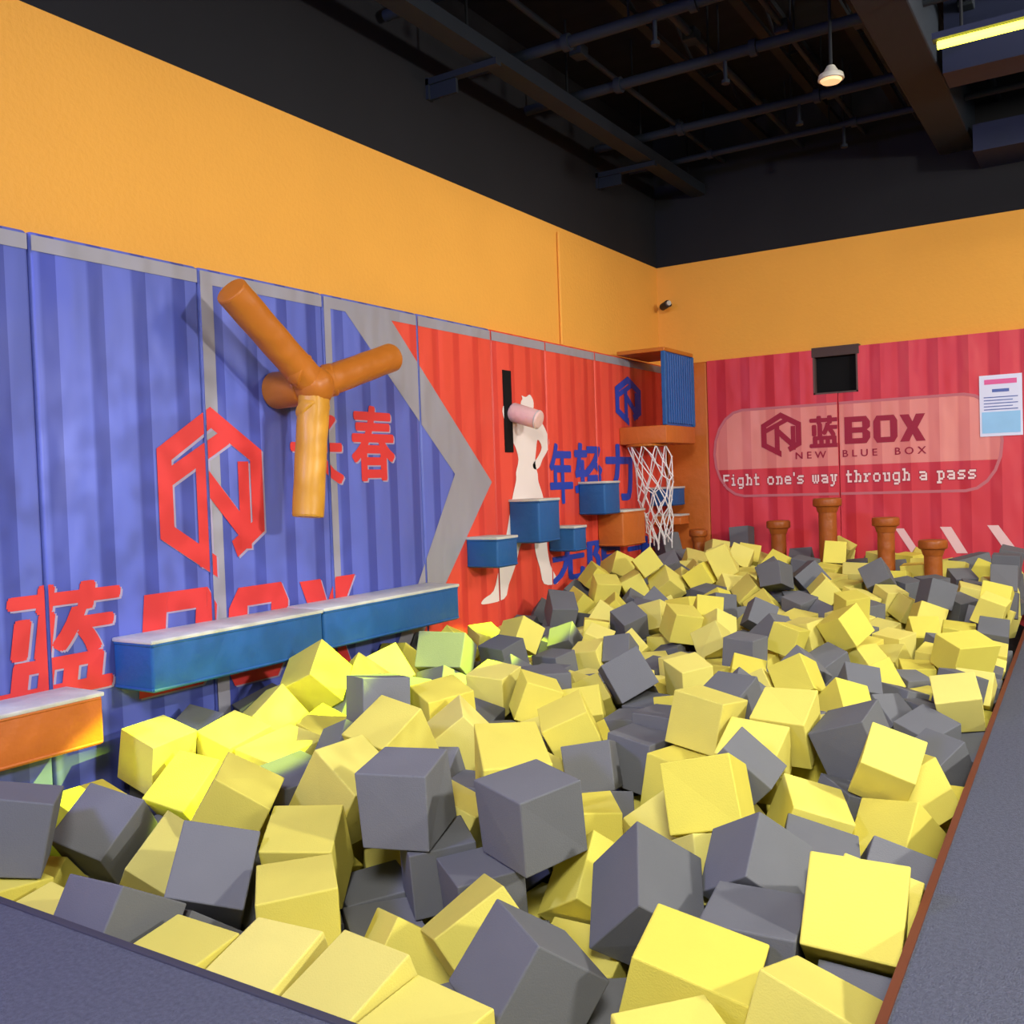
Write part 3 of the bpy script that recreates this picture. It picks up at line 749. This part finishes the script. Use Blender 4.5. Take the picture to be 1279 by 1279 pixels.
coll(0, 0, lambda b: hexa(b, [(XRf(0)-.022, 0), (4.2, 0), (4.2, D+.5), (XRf(D+.5)-.022, D+.5)], -1.5, .9))
coll((-.5, 0, -1.5), (4, YF+.02, .3))
for lo, hi in COLLIDE: coll(Vector(lo)-Vector((.004, .004, .004)), Vector(hi)+Vector((.004, .004, .004)))
def sim(frames):
    bpy.ops.rigidbody.world_add()
    rw = scene.rigidbody_world
    rw.substeps_per_frame = 10; rw.solver_iterations = 30; rw.use_split_impulse = True
    rw.point_cache.frame_start = 1; rw.point_cache.frame_end = frames+2
    scene.gravity = (0, 0, -4)
    def addrb(objs, typ):
        bpy.ops.object.select_all(action='DESELECT')
        for o in objs: o.select_set(True)
        bpy.context.view_layer.objects.active = objs[0]
        bpy.ops.rigidbody.objects_add(type=typ)
    addrb([b[0] for b in body], 'ACTIVE'); addrb(tmp+[pitfloor], 'PASSIVE')
    for b in body:
        r = b[0].rigid_body; r.collision_shape = 'CONVEX_HULL'; r.mass = 8 if b[1] == 0 else 1; r.friction = .9; r.restitution = 0
        r.linear_damping = .975 if b[1] == 0 else .94; r.angular_damping = .998 if b[1] == 0 else .995; r.use_margin = True; r.collision_margin = .001
    for o in tmp: o.rigid_body.collision_shape = 'CONVEX_HULL'; o.rigid_body.friction = .6; o.rigid_body.use_margin = True; o.rigid_body.collision_margin = .001
    pitfloor.rigid_body.collision_shape = 'MESH'
    for f in range(1, frames+1): scene.frame_set(f)
    dg = bpy.context.evaluated_depsgraph_get()
    ms = [b[0].evaluated_get(dg).matrix_world.copy() for b in body]
    bpy.ops.object.select_all(action='DESELECT')
    for o in [b[0] for b in body]+tmp+[pitfloor]: o.select_set(True)
    bpy.ops.rigidbody.objects_remove()
    bpy.ops.rigidbody.world_remove()
    return ms
try:
    ms = sim(80)
    for b, mm in zip(body, ms):
        l, q, s = mm.decompose(); b[0].location = l; b[0].rotation_quaternion = q
except Exception as ex:
    print('SIM failed', ex)
scene.frame_set(1)
for o in tmp: bpy.data.objects.remove(o)
bpy.ops.object.select_all(action='DESELECT')
for b in body: b[0].scale = b[4]*.985
bpy.context.view_layer.update()
keep = []
for b in body:
    l = b[0].location
    bad = not (0 < l.x < XRf(l.y)-.05 and YF < l.y < D and -1 < l.z < 1) or (l.z > surf(l.x, l.y)+.05 and not b[2])
    if l.x < .6 and l.y < 4.4 and l.z > .25: bad = True
    if bad: bpy.data.objects.remove(b[0])
    else: keep.append(b)
body = keep
# what the camera sees of each cube
vs, fs, own = [], [], []
for i, b in enumerate(body):
    o = b[0]; mw = Matrix.LocRotScale(o.location, o.rotation_quaternion, o.scale); n = len(vs)
    vs += [mw @ v.co for v in o.data.vertices]
    for p_ in o.data.polygons: fs.append([n+k for k in p_.vertices]); own.append(i)
bvh = BVHTree.FromPolygons(vs, fs)
cnt = [0]*len(body)
for py in range(600, 1280, 3):
    for px in range(0, 1280, 3):
        hit = bvh.ray_cast(CAM, ray(px, py).normalized())
        if hit[2] is not None: cnt[own[hit[2]]] += 1
order = sorted(range(len(body)), key=lambda i: -cnt[i])
solo = set(i for i in order[:300] if cnt[i] > 0) | set(i for i in range(len(body)) if body[i][2])
left, rest_v, rest_f, rest_m = [], [], [], []
for i, b in enumerate(body):
    if i in solo: left.append((b, cnt[i])); continue
    o = b[0]; mw = Matrix.LocRotScale(o.location, o.rotation_quaternion, o.scale); n = len(rest_v)
    rest_v += [mw @ v.co for v in o.data.vertices]
    for p_ in o.data.polygons: rest_f.append([n+k for k in p_.vertices]); rest_m.append(0 if b[3] == 'Y' else 1)
    bpy.data.objects.remove(o)
me = bpy.data.meshes.new('foam_cube_filling'); me.from_pydata(rest_v, [], rest_f); me.materials.append(M_yel); me.materials.append(M_gry)
me.polygons.foreach_set('material_index', rest_m); me.update()
o = bpy.data.objects.new('foam_cube_filling', me); COL.objects.link(o); tag(o, 'buried yellow and grey foam cubes filling the pit beneath the upper ones', 'foam cubes'); o['kind'] = 'stuff'
regions = [(lambda x, y: y > 6.1 and x > .75, 'far', '%s foam cube heaped around the amber stepping posts at the far end'),
           (lambda x, y: x > 2.3, 'right', '%s foam cube lying near the rust trimmed right edge of the pit'),
           (lambda x, y: x <= .85 and y > 4.2, 'steps', '%s foam cube heaped below the wall stepping blocks and net'),
           (lambda x, y: x <= .95, 'beam', '%s foam cube lying under the long blue beam and orange block'),
           (lambda x, y: y < 2.5, 'front', '%s foam cube in the front heap close to the near carpet edge'),
           (lambda x, y: True, 'middle', '%s foam cube in the open middle of the pit')]
rg = {'far': 'by the stepping posts', 'right': 'along the right edge', 'steps': 'below the stepping blocks', 'beam': 'under the long beam', 'front': 'in the front heap', 'middle': 'in the middle of the pit'}
NAME = {'Y': 'yellow', 'G': 'grey'}
uniq = {}
seen = [(b, c) for b, c in left if c > 40]
def mark(b, txt):
    if b[0] not in uniq and not b[2]: uniq[b[0]] = txt % NAME[b[3]]; return True
def best(key, txt, flt=lambda b: True):
    c_ = sorted([b for b, c in seen if flt(b) and b[0] not in uniq and not b[2]], key=key)
    if c_: mark(c_[0], txt)
best(lambda b: (b[0].location-CAM).length, '%s foam cube nearest the camera at the bottom of the view')
for p_, nm in POSTS:
    best(lambda b: (b[0].location-Vector((p_.x, p_.y-.1, p_.z-.2))).length, '%s foam cube pressed close in front of the '+nm+' stepping post')
best(lambda b: (b[0].location-Vector((.3, 6.9, .45))).length, '%s foam cube directly below the hanging net')
best(lambda b: (b[0].location-Vector((.3, 2.05, .1))).length, '%s foam cube just below the far end of the orange block')
best(lambda b: (b[0].location-Vector((.3, 4.2, .3))).length, '%s foam cube just below the far end of the long blue beam')
best(lambda b: (b[0].location-Vector((.35, 2.3, .25))).length, '%s foam cube just below the near end of the long blue beam')
best(lambda b: (b[0].location-Vector((.35, 4.72, .45))).length, '%s foam cube below the lowest blue stepping block')
best(lambda b: (b[0].location-Vector((.35, 6.45, .45))).length, '%s foam cube below the wide orange stepping block')
ordn = ['first', 'second', 'third', 'fourth', 'fifth', 'sixth', 'seventh', 'eighth', 'ninth', 'tenth', 'eleventh', 'twelfth', 'thirteenth', 'fourteenth']
row = sorted([b for b, c in seen if b[0].location.y < 1.62], key=lambda b: proj(b[0].location)[0])
for k, b in enumerate(row[:14]): mark(b, '%s foam cube, '+ordn[k]+' from the left in the row along the near carpet edge')
row = sorted([b for b, c in seen if b[0].location.x > 2.64 and b[0].location.y >= 1.62], key=lambda b: b[0].location.y)
for k, b in enumerate(row[:14]): mark(b, '%s foam cube, '+ordn[k]+' nearest in the row along the right pit edge')
for b, c in left:
    o = b[0]
    for fn, key, lb in regions:
        if fn(o.location.x, o.location.y): break
    cname = NAME[b[3]]
    if b[2]: tag(o, b[2], 'foam cube', 'foam cubes filling the pit')
    elif o in uniq: tag(o, uniq[o], 'foam cube', 'foam cubes filling the pit')
    else: tag(o, lb % cname, 'foam cube', '%s foam cubes %s' % (cname, rg[key]))

# ------------------------------------------------------------------ light
def area(name, loc, tgt, size, e, c, spread=None):
    l = bpy.data.lights.new(name, 'AREA'); l.size = size; l.energy = e; l.color = c
    if spread: l.spread = spread
    o = bpy.data.objects.new(name, l); COL.objects.link(o); o.location = loc
    o.rotation_euler = (Vector(tgt)-Vector(loc)).to_track_quat('-Z', 'Y').to_euler()
def spot(name, loc, tgt, e, c, deg, blend=.35, soft=.02, dapple_scale=None):
    l = bpy.data.lights.new(name, 'SPOT'); l.energy = e; l.color = c; l.spot_size = math.radians(deg); l.spot_blend = blend; l.shadow_soft_size = soft
    o = bpy.data.objects.new(name, l); COL.objects.link(o); o.location = loc
    o.rotation_euler = (Vector(tgt)-Vector(loc)).to_track_quat('-Z', 'Y').to_euler()
    if dapple_scale:      # noise in the lamp strength draws the patchy light, no real filter
        l.use_nodes = True; N = l.node_tree.nodes; L = l.node_tree.links
        em = N.get('Emission') or N.new('ShaderNodeEmission')
        tcn = N.new('ShaderNodeTexCoord'); nz = N.new('ShaderNodeTexNoise'); nz.inputs['Scale'].default_value = dapple_scale; nz.inputs['Detail'].default_value = 1
        mr = N.new('ShaderNodeMapRange'); mr.inputs[1].default_value = .42; mr.inputs[2].default_value = .58; mr.inputs[3].default_value = .1; mr.inputs[4].default_value = 1.5
        L.new(tcn.outputs['Normal'], nz.inputs['Vector']); L.new(nz.outputs['Fac'], mr.inputs[0]); L.new(mr.outputs[0], em.inputs['Strength'])
area('key_light', (6.8, 2.75, 2.5), (.2, 3.4, .9), .3, 205, (1, .97, .9))
area('front_light', (4.0, -1.2, 3.3), (2.6, 3.6, .3), 1.0, 84, (1, .98, .93), 1.7)
area('far_light', (5.2, 5.6, 3.5), (1.4, 6, .3), 1.0, 125, (1, .97, .9))
area('blue_light', (.5, -.8, 2.7), (.9, 2.4, .2), .5, 105, (.32, .36, 1))
for tg, e, sz in (((.5, 2.25, .08), 5600, 8), ((.6, 2.95, .17), 4800, 6.5), ((.66, 3.6, .22), 5000, 8), ((.6, 4.5, .34), 5000, 8)):
    spot('lime_spot', LEDP, tg, e, (.74, 1, .03), sz)
spot('dapple_spot', (5.5, 2.6, 3.0), (.06, 2.6, .45), 300, (.85, .9, 1), 24, .6, .02, 55)  # added lamp, put in for patchy light on the lower left mats
w = bpy.data.worlds.new('world'); scene.world = w; w.use_nodes = True
w.node_tree.nodes['Background'].inputs[0].default_value = (.76, .79, .80, 1); w.node_tree.nodes['Background'].inputs[1].default_value = .34
